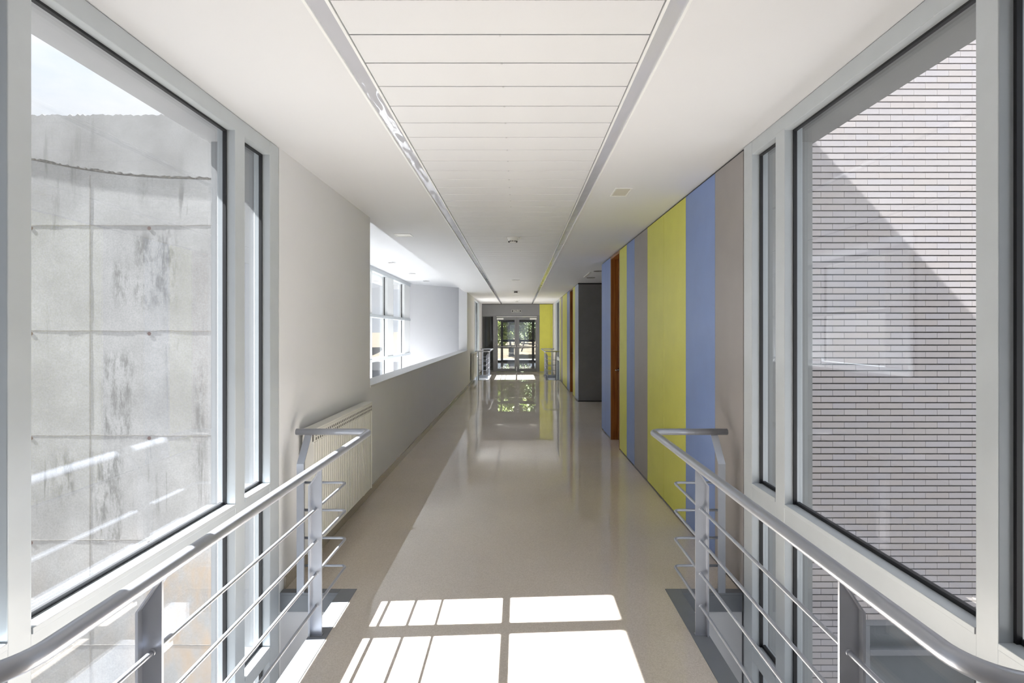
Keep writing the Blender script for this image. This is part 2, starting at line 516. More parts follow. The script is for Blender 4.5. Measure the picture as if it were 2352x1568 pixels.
        if bevel:
            b = o.modifiers.new('bevel', 'BEVEL')
            b.width = bevel; b.segments = bseg; b.limit_method = 'ANGLE'; b.angle_limit = math.radians(50)
            b.use_clamp_overlap = True
        return o

def struct(name, mb, material=None, bevel=0.0):
    return tag(mb.build(name, material, None, bevel), kind='structure')

kids = {}
def copy_tree(o, parent=None):
    c = o.copy(); col.objects.link(c)
    if parent: c.parent = parent
    for ch in [x for x in bpy.data.objects if x.parent == o]:
        copy_tree(ch, c)
    return c

# ------------------------------------------------------------------ main dimensions
XL, XR = -1.4625, 1.373          # inside wall faces
ZC = 2.725                       # ceiling
DY = 15.65                       # far glazed bay is the near one moved along the corridor
B0, B1 = 1.07, 3.066             # glazed bay
XOL, XOR = -1.82, 1.74           # outer wall faces
YEND = 20.15
ZG = -3.4                        # courtyard ground

# ------------------------------------------------------------------ floor
m = MB()
def fl(x0, x1, y0, y1): m.box(x0, x1, y0, y1, -0.25, 0.0)
fl(XL, XR, -5.0, 1.0)
fl(-1.005, 0.911, 1.0, 3.13)
fl(XL, XR, 3.13, 16.65)
fl(XR, 1.60, 6.83, 7.51); fl(XR, 1.60, 12.7, 13.47)
fl(XR, 5.5, 8.3, 11.57)
fl(-1.005, 0.911, 16.65, 18.78)
fl(XL, XR, 18.78, YEND + 0.1)
struct('floor', m, M['floor'])
struct('floor_vestibule', MB().box(-2.2, 2.2, YEND + 0.1, 27.3, -0.25, -0.005), M['floor'])

# steel angle round the floor openings beside the glass
def edge_plate(side, dy, name):
    s = MB()
    if side < 0: xi, xo, xw = -1.005, -1.105, XL
    else: xi, xo, xw = 0.911, 1.005, XR
    y0, y1 = 1.0 + dy, 3.13 + dy
    s.box(xi, xo, y0, y1, -0.012, 0.003)
    s.box(xo, xw, y0, y0 + 0.05, -0.012, 0.003)
    s.box(xo, xw, y1 - 0.05, y1, -0.012, 0.003)
    sg = 1 if side > 0 else -1
    s.box(xo - sg * 0.010, xo, y0 + 0.05, y1 - 0.05, -0.115, -0.012)
    s.box(xo - sg * 0.010, xw, y0 + 0.04, y0 + 0.05, -0.115, -0.012)
    s.box(xo - sg * 0.010, xw, y1 - 0.05, y1 - 0.04, -0.115, -0.012)
    return struct(name, s, M['plate'], 0.0015)
edge_plate(-1, 0, 'trim_1'); edge_plate(1, 0, 'trim_2')
edge_plate(-1, DY, 'trim_3'); edge_plate(1, DY, 'trim_4')

# ------------------------------------------------------------------ ceiling
SL0, SL1 = -0.640, 0.4975        # slatted band
ST0, ST1 = -0.735, 0.589         # outside edges of the two channels
m = MB()
m.box(-1.49, ST0, 4.95, 14.5, ZC, ZC + 0.05)
m.box(-1.52, -1.49, 4.95, 14.5, ZC, 2.96)
m.box(-3.15, -1.52, 5.96, 16.6, 2.95, 2.99)
m.box(-1.83, -1.52, 4.95, 5.96, 2.95, 2.99)
m.box(XL - 0.074, ST0, -5, 4.95, ZC, ZC + 0.05)
m.box(XL - 0.074, ST0, 14.5, YEND + 0.1, ZC, ZC + 0.05)
m.box(ST1, XR + 0.074, -5, 6.83, ZC, ZC + 0.05)
m.box(ST1, 1.6, 6.83, 8.3, ZC, ZC + 0.05)
m.box(ST1, 5.6, 8.3, 11.6, ZC, ZC + 0.05)
m.box(ST1, 1.6, 11.6, 16.6, ZC, ZC + 0.05)
m.box(ST1, XR + 0.074, 16.6, YEND + 0.1, ZC, ZC + 0.05)
ceil = struct('ceiling', m, M['ceiling'])
# slats: boards across the band with narrow open joints
m = MB()
y = 1.902 - 0.2007 * 34
while y < YEND:
    m.box(SL0, SL1, y + 0.0035, min(y + 0.2007 - 0.0035, YEND), ZC - 0.002, ZC + 0.016)
    y += 0.2007
struct('ceiling_slats', m, M['slat'], 0.002)
struct('ceiling_slat_backing', MB().box(SL0, SL1, -5, YEND, ZC + 0.022, ZC + 0.05), M['slat_gap'])
m = MB()
for k in range(0, 14):
    yy = 1.902 + 0.2007 * k
    m.box(-0.0745, -0.0655, yy - 0.004, yy + 0.004, ZC - 0.006, ZC + 0.016)
struct('ceiling_slat_clips', m, M['cap'])

def channel(x0, x1, label):
    t = thing('light_channel', label, 'ceiling light channel', ((x0 + x1) / 2, 0, ZC), 'mirrored ceiling channels')
    MB().box(x0 + 0.012, x1 - 0.012, -5, YEND, ZC + 0.004, ZC + 0.018).build('mirror_strip', M['mirror'], t)
    MB().box(x0, x0 + 0.012, -5, YEND, ZC - 0.006, ZC + 0.03).build('edge_profile', M['white_trim'], t, 0.002)
    MB().box(x1 - 0.012, x1, -5, YEND, ZC - 0.006, ZC + 0.03).build('edge_profile', M['white_trim'], t, 0.002)
channel(ST0, SL0 - 0.004, 'mirrored ceiling channel on the side of the parapet and radiator')
channel(SL1 + 0.004, ST1, 'mirrored ceiling channel on the side of the coloured wall panels')

# ------------------------------------------------------------------ roof, outer shell
m = MB()
m.box(XOL, XOR, -5.2, 3.07, ZC + 0.126, 3.6)
m.box(XOL, XOR, 3.07, 27.5, 3.0, 5.30)
m.box(-3.2, XOL, 5.96, 16.7, 3.0, 3.2)
for dy in (0, DY):
    m.box(-2.29, XOL, B0 + dy - 0.3, B1 + dy + 0.1, 3.1, 3.25)
m.box(XOR, 5.8, 5.7, 12.0, ZC + 0.055, 5.30)
struct('roof', m, M['exterior_render'])
m = MB()
for dy in (0, DY):
    m.box(XL - 0.075, XOL - 0.02, B0 + dy - 0.1, B1 + dy + 0.02, ZC, ZC + 0.05)
struct('roof_soffit', m, M['soffit'])
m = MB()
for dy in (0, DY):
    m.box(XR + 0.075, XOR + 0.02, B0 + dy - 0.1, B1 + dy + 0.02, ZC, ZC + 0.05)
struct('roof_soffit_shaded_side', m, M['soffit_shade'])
struct('roof_sun_blocker', MB().box(-4.15, -3.2, 6.25, 16.5, 3.0, 3.15), M['exterior_render'])  # unseen canopy, added and sized to keep sun out of the atrium opening

# ------------------------------------------------------------------ walls
def wbox(name, boxes, mat):
    mm = MB()
    for b in boxes: mm.box(*b)
    return struct(name, mm, mat)

# left wall with the long internal opening
wbox('wall_left', [
    (XOL, XL, B1 + 0.005, 4.953, ZG, 2.98),
    (-1.70, XL, 14.31, B0 + DY - 0.005, ZG, 2.95),
    (XOL, XL, B1 + DY + 0.005, YEND, ZG, ZC),
    (XOL, XL, -5.0, B0 - 0.005, ZG, ZC)], M['white_wall'])
struct('wall_left_parapet', MB().box(-1.675, XL, 4.953, 14.31, ZG, 1.052), M['white_wall'])
struct('trim_5', MB().box(-1.688, XL + 0.008, 4.953, 14.31, 1.052, 1.074), M['cap'], 0.002)
wbox('baseboard_left', [(XL, XL + 0.012, 3.135, 14.31, 0, 0.075), (XL, XL + 0.012, 14.31, 16.64, 0, 0.075),
                        (XL, XL + 0.012, 18.79, YEND, 0, 0.075)], M['skirting'])
# atrium walls beyond the opening
mm = MB()
mm.prism([(-3.15, 13.98), (-1.701, 15.5), (-1.701, 15.8), (-3.15, 15.8)], 'z', ZG, 2.95)
struct('wall_atrium_far', mm, M['white_wall'])
wbox('wall_atrium_near', [(-3.15, -1.85, 5.951, 6.05, ZG, 2.95), (-3.15, -3.02, 6.05, 6.85, ZG, 2.95), (-1.835, -1.72, 4.953, 5.80, ZG, 2.95)], M['white_wall'])
wbox('floor_atrium', [(-3.1, -1.675, 6.05, 15.4, ZG - 0.2, ZG)], M['terrace'])

# right wall core behind the coloured panels
wbox('wall_right', [
    (XR + 0.022, XOR, B1 + 0.005, 6.83, ZG, ZC),
    (XR + 0.022, 1.60, 7.51, 8.28, -0.2, ZC),
    (1.56, XOR, 6.83, 8.28, ZG, ZC),
    (1.60, 5.5, 8.10, 8.28, -0.2, ZC),
    (XR + 0.022, 1.60, 11.59, 12.7, -0.2, ZC),
    (XR + 0.022, 1.60, 13.47, B0 + DY - 0.005, ZG, ZC),
    (1.56, XOR, 11.59, B0 + DY - 0.005, ZG, ZC),
    (1.60, 5.5, 11.59, 11.80, -0.2, ZC),
    (5.5, 5.7, 8.1, 11.8, -0.2, ZC),
    (XR, XOR, B1 + DY + 0.005, YEND, ZG, ZC),
    (XR, XOR, -5.0, B0 - 0.005, ZG, ZC)], M['white_wall'])
wbox('trim_8', [
    (XR + 0.0125, XR + 0.022, B1 + 0.006, 6.83, 0.0, ZC - 0.001),
    (XR + 0.0125, XR + 0.022, 7.51, 8.28, 0.0, ZC - 0.001),
    (XR + 0.0125, XR + 0.022, 11.59, 12.7, 0.0, ZC - 0.001),
    (XR + 0.0125, XR + 0.022, 13.47, 16.70, 0.0, ZC - 0.001)], M['black'])

# end faces of the floor openings (walls of the storey below)
for nm, y0, y1 in (('wall_below_near', 0.85, 1.039), ('wall_below_far', 3.091, 3.25)):
    wbox(nm, [(XL, XR, y0, y1, ZG, -0.116)], M['white_wall'])
for nm, y0, y1 in (('wall_below_second_near', 0.85 + DY, 1.039 + DY), ('wall_below_second_far', 3.091 + DY, 3.25 + DY)):
    wbox(nm, [(XL, XR, y0, y1, ZG, -0.116)], M['white_wall'])

# fins outside at the ends of each bay
m = MB()
for dy in (0, DY):
    m.box(XL - 0.10, XOL, B1 + dy - 0.09, B1 + dy + 0.004, ZG, ZC)
    m.box(XL - 0.10, XOL, B0 + dy - 0.004, B0 + dy + 0.02, ZG, ZC)
struct('wall_outer_fins', m, M['exterior_render'])
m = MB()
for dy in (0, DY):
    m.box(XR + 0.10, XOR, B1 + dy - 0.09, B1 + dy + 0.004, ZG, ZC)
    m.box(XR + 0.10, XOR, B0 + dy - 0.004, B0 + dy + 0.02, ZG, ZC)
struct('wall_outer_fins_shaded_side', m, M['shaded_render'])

# behind the camera
wbox('wall_back', [(XOL, XOR, -5.2, -5.0, -0.2, 0.3), (XOL, XOR, -5.2, -5.0, 2.5, ZC), (XOL, -1.0, -5.2, -5.0, 0.3, 2.5),
                   (0.9, XOR, -5.2, -5.0, 0.3, 2.5)], M['white_wall'])

# ------------------------------------------------------------------ glazed bays
def glazed_bay(name, s, xf, dy):
    """s: -1 left, +1 right; xf inside face of the frame."""
    root = struct_root(name, (xf, (B0 + B1) / 2 + dy, 0))
    X = lambda d: xf + s * d
    FD = 0.095
    jambs = [(B0, 1.175), (B1 - 0.107, B1)]
    mulls = [(1.440, 1.512), (2.598, 2.690)]
    rows = [(0.71, 2.643), (-0.25, 0.605), (-3.25, -0.335)]
    cols = [(1.175, 1.440), (1.512, 2.598), (2.690, B1 - 0.107)]
    for a, b in jambs:
        MB().box(X(0), X(FD), a + dy, b + dy, ZG + 0.01, ZC - 0.003).build('jamb', M['alu'], root, 0.003)
    for a, b in mulls:
        MB().box(X(0.001), X(FD), a + dy, b + dy, ZG + 0.01, 2.655).build('mullion', M['alu'], root, 0.003)
    for a, b, fd in ((2.643, ZC - 0.003, 0.076), (0.605, 0.71, FD), (-0.335, -0.25, FD)):
        MB().box(X(0.002), X(fd), 1.17 + dy, B1 - 0.10 + dy, a, b).build('transom', M['alu'], root, 0.003)
    for (z0, z1) in rows:
        for (y0, y1) in cols:
            y0, y1 = y0 + dy, y1 + dy
            g = MB()
            t = 0.010
            g.box(X(0.044), X(0.061), y0, y0 + t, z0, z1)
            g.box(X(0.044), X(0.061), y1 - t, y1, z0, z1)
            g.box(X(0.044), X(0.061), y0 + t, y1 - t, z1 - t, z1)
            g.box(X(0.056), X(0.074), y0 + t, y1 - t, z0, z0 + 0.016)
            bead = MB().box(X(-0.002), X(0.056), y0 + 0.0005, y1 - 0.0005, z0 - 0.020, z0 + 0.001)
            bead.build('glazing_bead', M['alu'], root, 0.002)
            gk = g.build('gasket', M['gasket'], root)
            MB().box(X(0.062), X(0.072), y0 + 0.002, y1 - 0.002, z0 + 0.002, z1 - 0.002).build('pane', M['glass'], root)
    return root
glazed_bay('window_1', -1, XL, 0)
glazed_bay('window_2', 1, XR, 0)
glazed_bay('window_3', -1, XL, DY)
glazed_bay('window_4', 1, XR, DY)

# atrium window
def atrium_window():
    xf = -3.02
    root = struct_root('window_5', (xf, 10.5, 0))
    X = lambda d: xf - d
    Z0, Z1 = -3.3, 2.947
    panes = [(7.0, 7.60), (8.10, 9.80), (10.37, 11.60), (12.14, 13.30)]
    edges = [6.86] + [e for p in panes for e in p] + [13.97]
    rows = [(-3.2, -1.2), (-1.13, 0.975), (1.035, 1.905), (1.97, 2.86)]
    for i in range(0, len(edges), 2):
        MB().box(X(0), X(0.12), edges[i], edges[i + 1], Z0, Z1).build('mullion', M['white_trim'], root, 0.004)
    for a, b in ((2.86, Z1), (1.905, 1.97), (0.975, 1.035), (-1.2, -1.13), (Z0, -3.2)):
        MB().box(X(-0.025), X(0.10), 6.87, 13.965, a, b).build('transom', M['alu'], root, 0.003)
    for p0, p1 in panes:
        for z0, z1 in rows:
            g = MB()
            g.box(X(0.068), X(0.084), p1 - 0.014, p1, z0, z1)
            g.box(X(0.068), X(0.084), p0, p0 + 0.014, z0, z1)
            g.build('gasket', M['gasket'], root)
            MB().box(X(0.085), X(0.095), p0 + 0.02, p1 - 0.02, z0, z1).build('pane', M['glass'], root)
atrium_window()

# ------------------------------------------------------------------ coloured wall panels
def panel(x0, x1, y0, y1, mat, label, z0=0.018, z1=ZC - 0.018):
    o = MB().box(x0, x1, y0 + 0.0015, y1 - 0.0015, z0, z1).build('cladding_panel', M[mat], None, 0.0012)
    tag(o, label, 'wall panel', 'coloured wall cladding panels')
P0, P1 = XR, XR + 0.012
panel(P0, P1, 3.075, 3.516, 'grey', 'warm grey wall panel touching the near window frame, behind the end of the railing')
panel(P0, P1, 3.516, 4.13, 'blue', 'widest blue wall panel, behind the railing between grey and yellow panels')
panel(P0, P1, 4.13, 4.752, 'yellow', 'yellow wall panel touching the wide blue panel, nearer of the yellow pair')
panel(P0, P1, 4.752, 5.357, 'yellow', 'yellow wall panel touching the grey panel, farther of the yellow pair')
panel(P0, P1, 5.357, 5.955, 'grey', 'warm grey wall panel between the yellow pair and a narrow blue panel')
panel(P0, P1, 5.955, 6.385, 'blue', 'narrow blue wall panel between grey and yellow panels before the first wooden door')
panel(P0, P1, 6.385, 6.83, 'yellow', 'narrow yellow wall panel right before the first wooden doorway')
panel(P0, P1, 7.51, 7.90, 'blue', 'blue wall panel directly past the first wooden doorway')
panel(P0, P1, 7.90, 8.30, 'blue', 'blue wall panel at the corner of the side passage')
panel(P0, P1, 11.57, 12.22, 'pale', 'pale blue wall panel at the edge of the charcoal passage wall')
panel(P0, P1, 12.22, 12.70, 'yellow', 'thin yellow wall panel right before the far wooden doorway')
panel(P0, P1, 13.47, 14.25, 'blue', 'far blue wall panel just past the far wooden doorway')
panel(P0, P1, 14.25, 15.63, 'yellow', 'far yellow wall panel between blue-grey strips near the far railing')
panel(P0, P1, 15.63, 16.38, 'grey', 'far grey wall panel beside the far yellow panel')
panel(P0, P1, 16.38, 16.71, 'yellow', 'last thin yellow wall panel before the far window frame')
# corner return and the charcoal wall of the side passage
o = MB().box(XR + 0.013, 5.48, 11.565, 11.585, 0.02, ZC - 0.03).build('cladding_panel', M['dark_panel'], None, 0.0015)
tag(o, 'large charcoal panelled wall facing the camera in the side passage', 'wall panel', 'coloured wall cladding panels')
wbox('trim_6', [(XR, 5.48, 11.56, 11.588, 0, 0.02), (XR, 5.48, 11.566, 11.588, ZC - 0.03, ZC)], M['black'])
o = MB().box(XR + 0.013, 5.45, 8.28, 8.298, 0.02, ZC - 0.03).build('wall_passage_near', M['dark_panel'])
tag(o, kind='structure')

# ------------------------------------------------------------------ wooden doors in the right wall
def wood_door(name, y0, y1):
    root = struct_root(name, (1.48, (y0 + y1) / 2, 0))
    f = MB()
    f.box(XR + 0.0, 1.55, y1 - 0.035, y1 - 0.001, 0, ZC - 0.012)
    f.box(XR + 0.0, 1.55, y0 + 0.001, y0 + 0.035, 0, ZC - 0.012)
    f.box(XR + 0.0, 1.55, y0 + 0.035, y1 - 0.035, ZC - 0.05, ZC - 0.012)
    f.build('door_frame', M['wood'], root, 0.002)
    leaf = MB().box(1.478, 1.52, y0 + 0.038, y1 - 0.038, 0.008, ZC - 0.054).build('door_leaf', M['wood'], root, 0.002)
    h = MB()
    yh = y1 - 0.10
    h.tube([(1.478, yh, 1.04), (1.425, yh, 1.04), (1.425, yh - 0.11, 1.04)], 0.009, 10, 0.012, 4)
    h.build('door_handle', M['chrome'], leaf)
    r = MB().tube([(1.478, yh, 1.04), (1.472, yh, 1.04)], 0.026, 20)
    r.build('rosette', M['chrome'], leaf)
wood_door('door_1', 6.83, 7.51)
wood_door('door_2', 12.70, 13.47)

# ------------------------------------------------------------------ railings
def railing(side, label):
    if side < 0: xr, xp, xe, xend = -0.952, -1.066, -1.335, -1.424
    else: xr, xp, xe, xend = 0.854, 0.962, 1.244, 1.337
    sg = 1 if xr < xp else -1     # +1: the window lies towards +x of the post
    out = 1 if side > 0 else -1
    YC = 2.065
    root = thing('railing', label, 'railing', (xp, YC, 0), 'grey tube railings beside the glazed bays')
    zr, R = 0.96, 0.0205
    yN, yF = 0.905, 3.225
    MB().tube([(xend, yN, zr), (xr, yN, zr), (xr, yF, zr), (xend, yF, zr)], R, 28, [0, 0.11, 0.055, 0], 12).build('handrail', M['rail'], root)
    z1, z2 = 0.795, 0.962
    w = 0.056
    # long-side posts: web across the walkway, flange on the window side, arm bending in to the rail
    for yy in (1.467, 2.655):
        p = MB()
        xo = xp + out * w / 2; xi = xp - out * w / 2
        off = xr - xp
        O = [(xo, 0.003), (xo, z1), (xo + off * 0.92, z2 - 0.016)]
        zi = z1 + (z2 - 0.016 - z1) * w / abs(off * 0.92)
        p.prism([(xo, 0.003), (xo, z1), (xi, zi), (xi, 0.003)], 'y', yy - 0.004, yy + 0.004)
        fo = out * 0.008
        p.strip([(q[0] + fo, q[1] - 0.003) if k else (q[0] + fo, q[1]) for k, q in enumerate(O)], O, 'y', yy - 0.022, yy + 0.022)
        p.build('post', M['rail'], root)
        MB().box(xi - out * 0.004, xo + out * 0.010, yy - 0.012, yy + 0.012, 0.003, 0.007).build('weld_foot', M['rail'], root)
    # end posts: the same section turned to face along the corridor
    for ybase, d in ((3.105, 1), (1.025, -1)):
        p = MB()
        yo = ybase - d * 0.022
        yi = yo + d * 0.05
        yt = (yF if d > 0 else yN)
        off = yt - ybase
        O = [(yo, 0.003), (yo, z1), (yo + off * 0.95, z2 - 0.016)]
        zi = z1 + (z2 - 0.016 - z1) * 0.05 / abs(off * 0.95)
        p.prism([(yo, 0.003), (yo, z1), (yi, zi), (yi, 0.003)], 'x', xe - 0.004, xe + 0.004)
        fo = -d * 0.008
        p.strip([(q[0] + fo, q[1] - 0.003) if k else (q[0] + fo, q[1]) for k, q in enumerate(O)], O, 'x', xe - 0.022, xe + 0.022)
        p.build('post', M['rail'], root)
        MB().box(xe - 0.012, xe + 0.012, ybase - 0.026, ybase + 0.026, 0.003, 0.007).build('weld_foot', M['rail'], root)
    for z in (0.668, 0.498, 0.326, 0.155):
        MB().tube([(xe, 1.018, z), (xp, 1.018, z), (xp, 3.112, z), (xe, 3.112, z)], 0.0078, 14, 0.030, 6).build('bar', M['rail'], root)
        for yy in (1.467, 2.655):
            MB().tube([(xp, yy - 0.010, z), (xp, yy + 0.010, z)], 0.0105, 14).build('bar_collar', M['rail'], root)
    return root
rl = railing(-1, 'near grey tubular railing before the window that looks onto the concrete wall')
rr = railing(1, 'near grey tubular railing before the window that looks onto the brick wall')
for src, lab in ((rl, 'far grey tubular railing beside the exit doors, on the radiator side'), (rr, 'far grey tubular railing in front of the yellow end panel')):
    c = copy_tree(src)
    c.location.y += DY
    c['label'] = lab

# ------------------------------------------------------------------ radiators
def radiator(y0, y1, label):
    root = thing('radiator', label, 'radiator', (XL + 0.06, (y0 + y1) / 2, 0.16), 'cream panel radiators')
    xb, xf, z0, z1 = XL + 0.028, XL + 0.105, 0.16, 0.955
    b = MB()
    b.box(xf - 0.014, xf - 0.004, y0 + 0.004, y1 - 0.004, z0, z1 - 0.085)
    n = int((y1 - y0 - 0.02) / 0.04)
    for i in range(n):
        yy = y0 + 0.012 + i * 0.04
        b.box(xf - 0.006, xf - 0.0015, yy, yy + 0.026, z0 + 0.004, z1 - 0.09)
    b.box(xb, xb + 0.010, y0 + 0.004, y1 - 0.004, z0, z1 - 0.05)
    b.build('panel', M['radiator'], root, 0.002)
    for a in (y0, y1 - 0.006):
        MB().box(xb + 0.004, xf + 0.001, a, a + 0.006, z0 - 0.005, z1 - 0.01).build('side_cover', M['radiator'], root, 0.002)
    t = MB()
    t.box(xb - 0.004, xf + 0.002, y0 - 0.002, y1 + 0.002, z1 - 0.012, z1)
    t.box(xf - 0.010, xf + 0.002, y0, y1, z1 - 0.085, z1 - 0.012)
    gr = t.build('top_grille', M['radiator'], root, 0.003)
    h = MB()
    k = 0
    yy = y0 + 0.03
    while yy < y1 - 0.04:
        for zz in (z1 - 0.040, z1 - 0.068):
            h.prism([(yy, zz - 0.009), (yy + 0.018, zz - 0.009), (yy + 0.015, zz + 0.008), (yy + 0.003, zz + 0.008)], 'x', xf - 0.004, xf + 0.003)
        yy += 0.036
    h.build('grille_hole', M['radiator_hole'], gr)
    v = MB()
    v.tube([(xb + 0.03, y0 + 0.05, z0 + 0.02), (xb + 0.03, y0 + 0.05, z0 - 0.05), (XL + 0.002, y0 + 0.05, z0 - 0.05)], 0.008, 12, 0.02, 5)
    v.build('pipe', M['radiator'], root)
    v = MB()
    v.tube([(xb + 0.03, y1 - 0.08, z0 + 0.02), (xb + 0.03, y1 - 0.08, z0 - 0.05), (XL + 0.002, y1 - 0.08, z0 - 0.05)], 0.008, 12, 0.02, 5)
    v.build('pipe', M['radiator'], root)
    for q in (y0 + 0.2, y1 - 0.2):
        MB().box(XL + 0.001, xb + 0.001, q - 0.02, q + 0.02, z0 + 0.1, z1 - 0.1).build('wall_bracket', M['radiator'], root)
radiator(3.33, 4.66, 'large cream panel radiator with a dotted top grille behind the near railing')
radiator(15.25, 16.50, 'small distant radiator at the far railing, past the end of the parapet')

# ------------------------------------------------------------------ ceiling fittings
def detector(x, y, label, dark=False, r=0.062):
    root = thing('smoke_detector', label, 'smoke detector', (x, y, ZC), 'smoke detectors on the slatted ceiling')
    MB().lathe((x, y, ZC - 0.002), [(r * 1.12, 0), (r * 1.12, -0.008), (r, -0.014), (r, -0.016)], 36).build('base', M['white_plastic'], root)
    MB().lathe((x, y, ZC - 0.018), [(r * 0.96, 0), (r * 0.90, -0.022), (r * 0.74, -0.030), (r * 0.70, -0.031)], 36).build('body', M['brown_plastic' if dark else 'white_plastic'], root)
    v = MB()
    for k in range(12):
        a = 2 * math.pi * k / 12
        cx, cy = x + r * 0.80 * math.cos(a), y + r * 0.80 * math.sin(a)
        v.lathe((cx, cy, ZC - 0.047), [(0.006, 0), (0.006, -0.010)], 8)
    v.build('sensor_slot', M['black'], root)
    MB().lathe((x, y, ZC - 0.049), [(r * 0.66, 0), (r * 0.62, -0.010), (r * 0.3, -0.013), (0.004, -0.013)], 36).build('cap', M['white_plastic'], root)
    for dx in (-0.085, 0.085):
        MB().lathe((x + dx, y, ZC - 0.002), [(0.012, 0), (0.012, -0.010), (0.006, -0.014)], 12).build('fixing', M['white_plastic'], root)
detector(-0.067, 5.99, 'round white smoke detector on the slatted ceiling, the nearest one')
detector(-0.075, 13.75, 'small dark smoke detector on the slatted ceiling far down the corridor', True, 0.055)
detector(-0.06, 17.9, 'small white smoke detector on the bright ceiling before the exit doors', False, 0.05)
def speaker(x, y, label):
    root = thing('ceiling_speaker', label, 'speaker', (x, y, ZC), 'flush ceiling speakers')
    MB().lathe((x, y, ZC - 0.002), [(0.105, 0), (0.105, -0.006), (0.095, -0.010), (0.085, -0.010)], 36).build('rim', M['white_plastic'], root)
    MB().lathe((x, y, ZC - 0.004), [(0.084, -0.004), (0.082, -0.008), (0.01, -0.010)], 36).build('grille', M['cap'], root)
speaker(-0.07, 10.9, 'flush round speaker on the slatted ceiling beyond the nearest smoke detector')
speaker(-0.07, 15.55, 'flush round speaker on the slatted ceiling just before the bright far bay')

def recessed_light(x0, x1, y0, y1, label):
    root = thing('emergency_light', label, 'emergency light', ((x0 + x1) / 2, (y0 + y1) / 2, ZC), 'rectangular emergency lights')
    f = MB(); t = 0.014
    f.box(x0, x1, y0, y0 + t, ZC - 0.006, ZC + 0.004); f.box(x0, x1, y1 - t, y1, ZC - 0.006, ZC + 0.004)
    f.box(x0, x0 + t, y0 + t, y1 - t, ZC - 0.006, ZC + 0.004); f.box(x1 - t, x1, y0 + t, y1 - t, ZC - 0.006, ZC + 0.004)
    f.build('frame', M['white_plastic'], root, 0.002)
    MB().box(x0 + t, x1 - t, y0 + t, y1 - t, ZC - 0.003, ZC + 0.003).build('cover', M['luminaire'], root)
recessed_light(0.757, 0.895, 3.926, 4.165, 'small rectangular cream emergency light in the ceiling near the yellow panels')
recessed_light(-1.43, -1.24, 5.76, 5.92, 'small rectangular light in the ceiling beside the parapet opening')
def downlight(x, y, label, r=0.09, zc=ZC):
    root = thing('downlight', label, 'downlight', (x, y, zc), 'round recessed downlights')
    MB().lathe((x, y, zc - 0.001), [(r, 0), (r, -0.005), (r * 0.9, -0.008), (r * 0.86, -0.004)], 32).build('rim', M['chrome'], root)
    MB().lathe((x, y, zc - 0.003), [(r * 0.85, 0), (r * 0.8, -0.003), (0.01, -0.003)], 32).build('lens', M['brown_plastic'], root)
downlight(1.495, 10.4, 'round downlight in the side passage ceiling, nearer the charcoal wall')
downlight(1.475, 9.28, 'round downlight in the side passage ceiling, nearer the blue corner panel')
for i, (x, y, lab) in enumerate([(-2.46, 9.75, 'nearest of three small downlights on the white ceiling beside the tall side window'),
                                 (-2.46, 11.6, 'middle of three small downlights on the white ceiling beside the tall side window'),
                                 (-2.44, 13.3, 'farthest of three small downlights on the white ceiling beside the tall side window')]):
    downlight(x, y, lab, 0.085, 2.95)
root = thing('slot_light', 'slim white slot light on the ceiling at the mouth of the side passage', 'ceiling light', (1.35, 9.9, ZC))
MB().box(1.33, 1.37, 9.48, 10.3, ZC - 0.008, ZC + 0.002).build('housing', M['white_trim'], root, 0.002)
MB().box(1.338, 1.362, 9.5, 10.28, ZC - 0.012, ZC - 0.008).build('diffuser', M['luminaire'], root, 0.002)

# ------------------------------------------------------------------ end wall with the exit doors
YE = YEND
wbox('wall_end', [(XL - 0.3, XR + 0.3, YE + 0.02, YE + 0.12, ZC - 0.001, ZC + 0.06),
                  (0.845, XR, YE + 0.0125, YE + 0.12, -0.2, ZC),
                  (XL, 0.845, YE + 0.0125, YE + 0.12, 2.256, ZC)], M['white_wall'])
o = MB().box(XL, 0.838, YE, YE + 0.012, 2.256, ZC - 0.02).build('cladding_panel', M['header'], None, 0.0015)
tag(o, 'wide grey panel above the glazed exit doors carrying the sign', 'wall panel', 'coloured wall cladding panels')
o = MB().box(0.845, 1.30, YE, YE + 0.012, 0.015, ZC - 0.02).build('cladding_panel', M['yellow'], None, 0.0015)
tag(o, 'wide bright yellow end wall panel beside the exit doors', 'wall panel', 'coloured wall cladding panels')
o = MB().box(1.304, 1.365, YE, YE + 0.012, 0.015, ZC - 0.02).build('cladding_panel', M['yellow'], None, 0.0015)
tag(o, 'thin yellow strip panel in the corner of the end wall beside the wide yellow panel', 'wall panel', 'coloured wall cladding panels')
wbox('trim_7', [(XL, XR, YE - 0.001, YE + 0.02, ZC - 0.02, ZC)], M['black'])

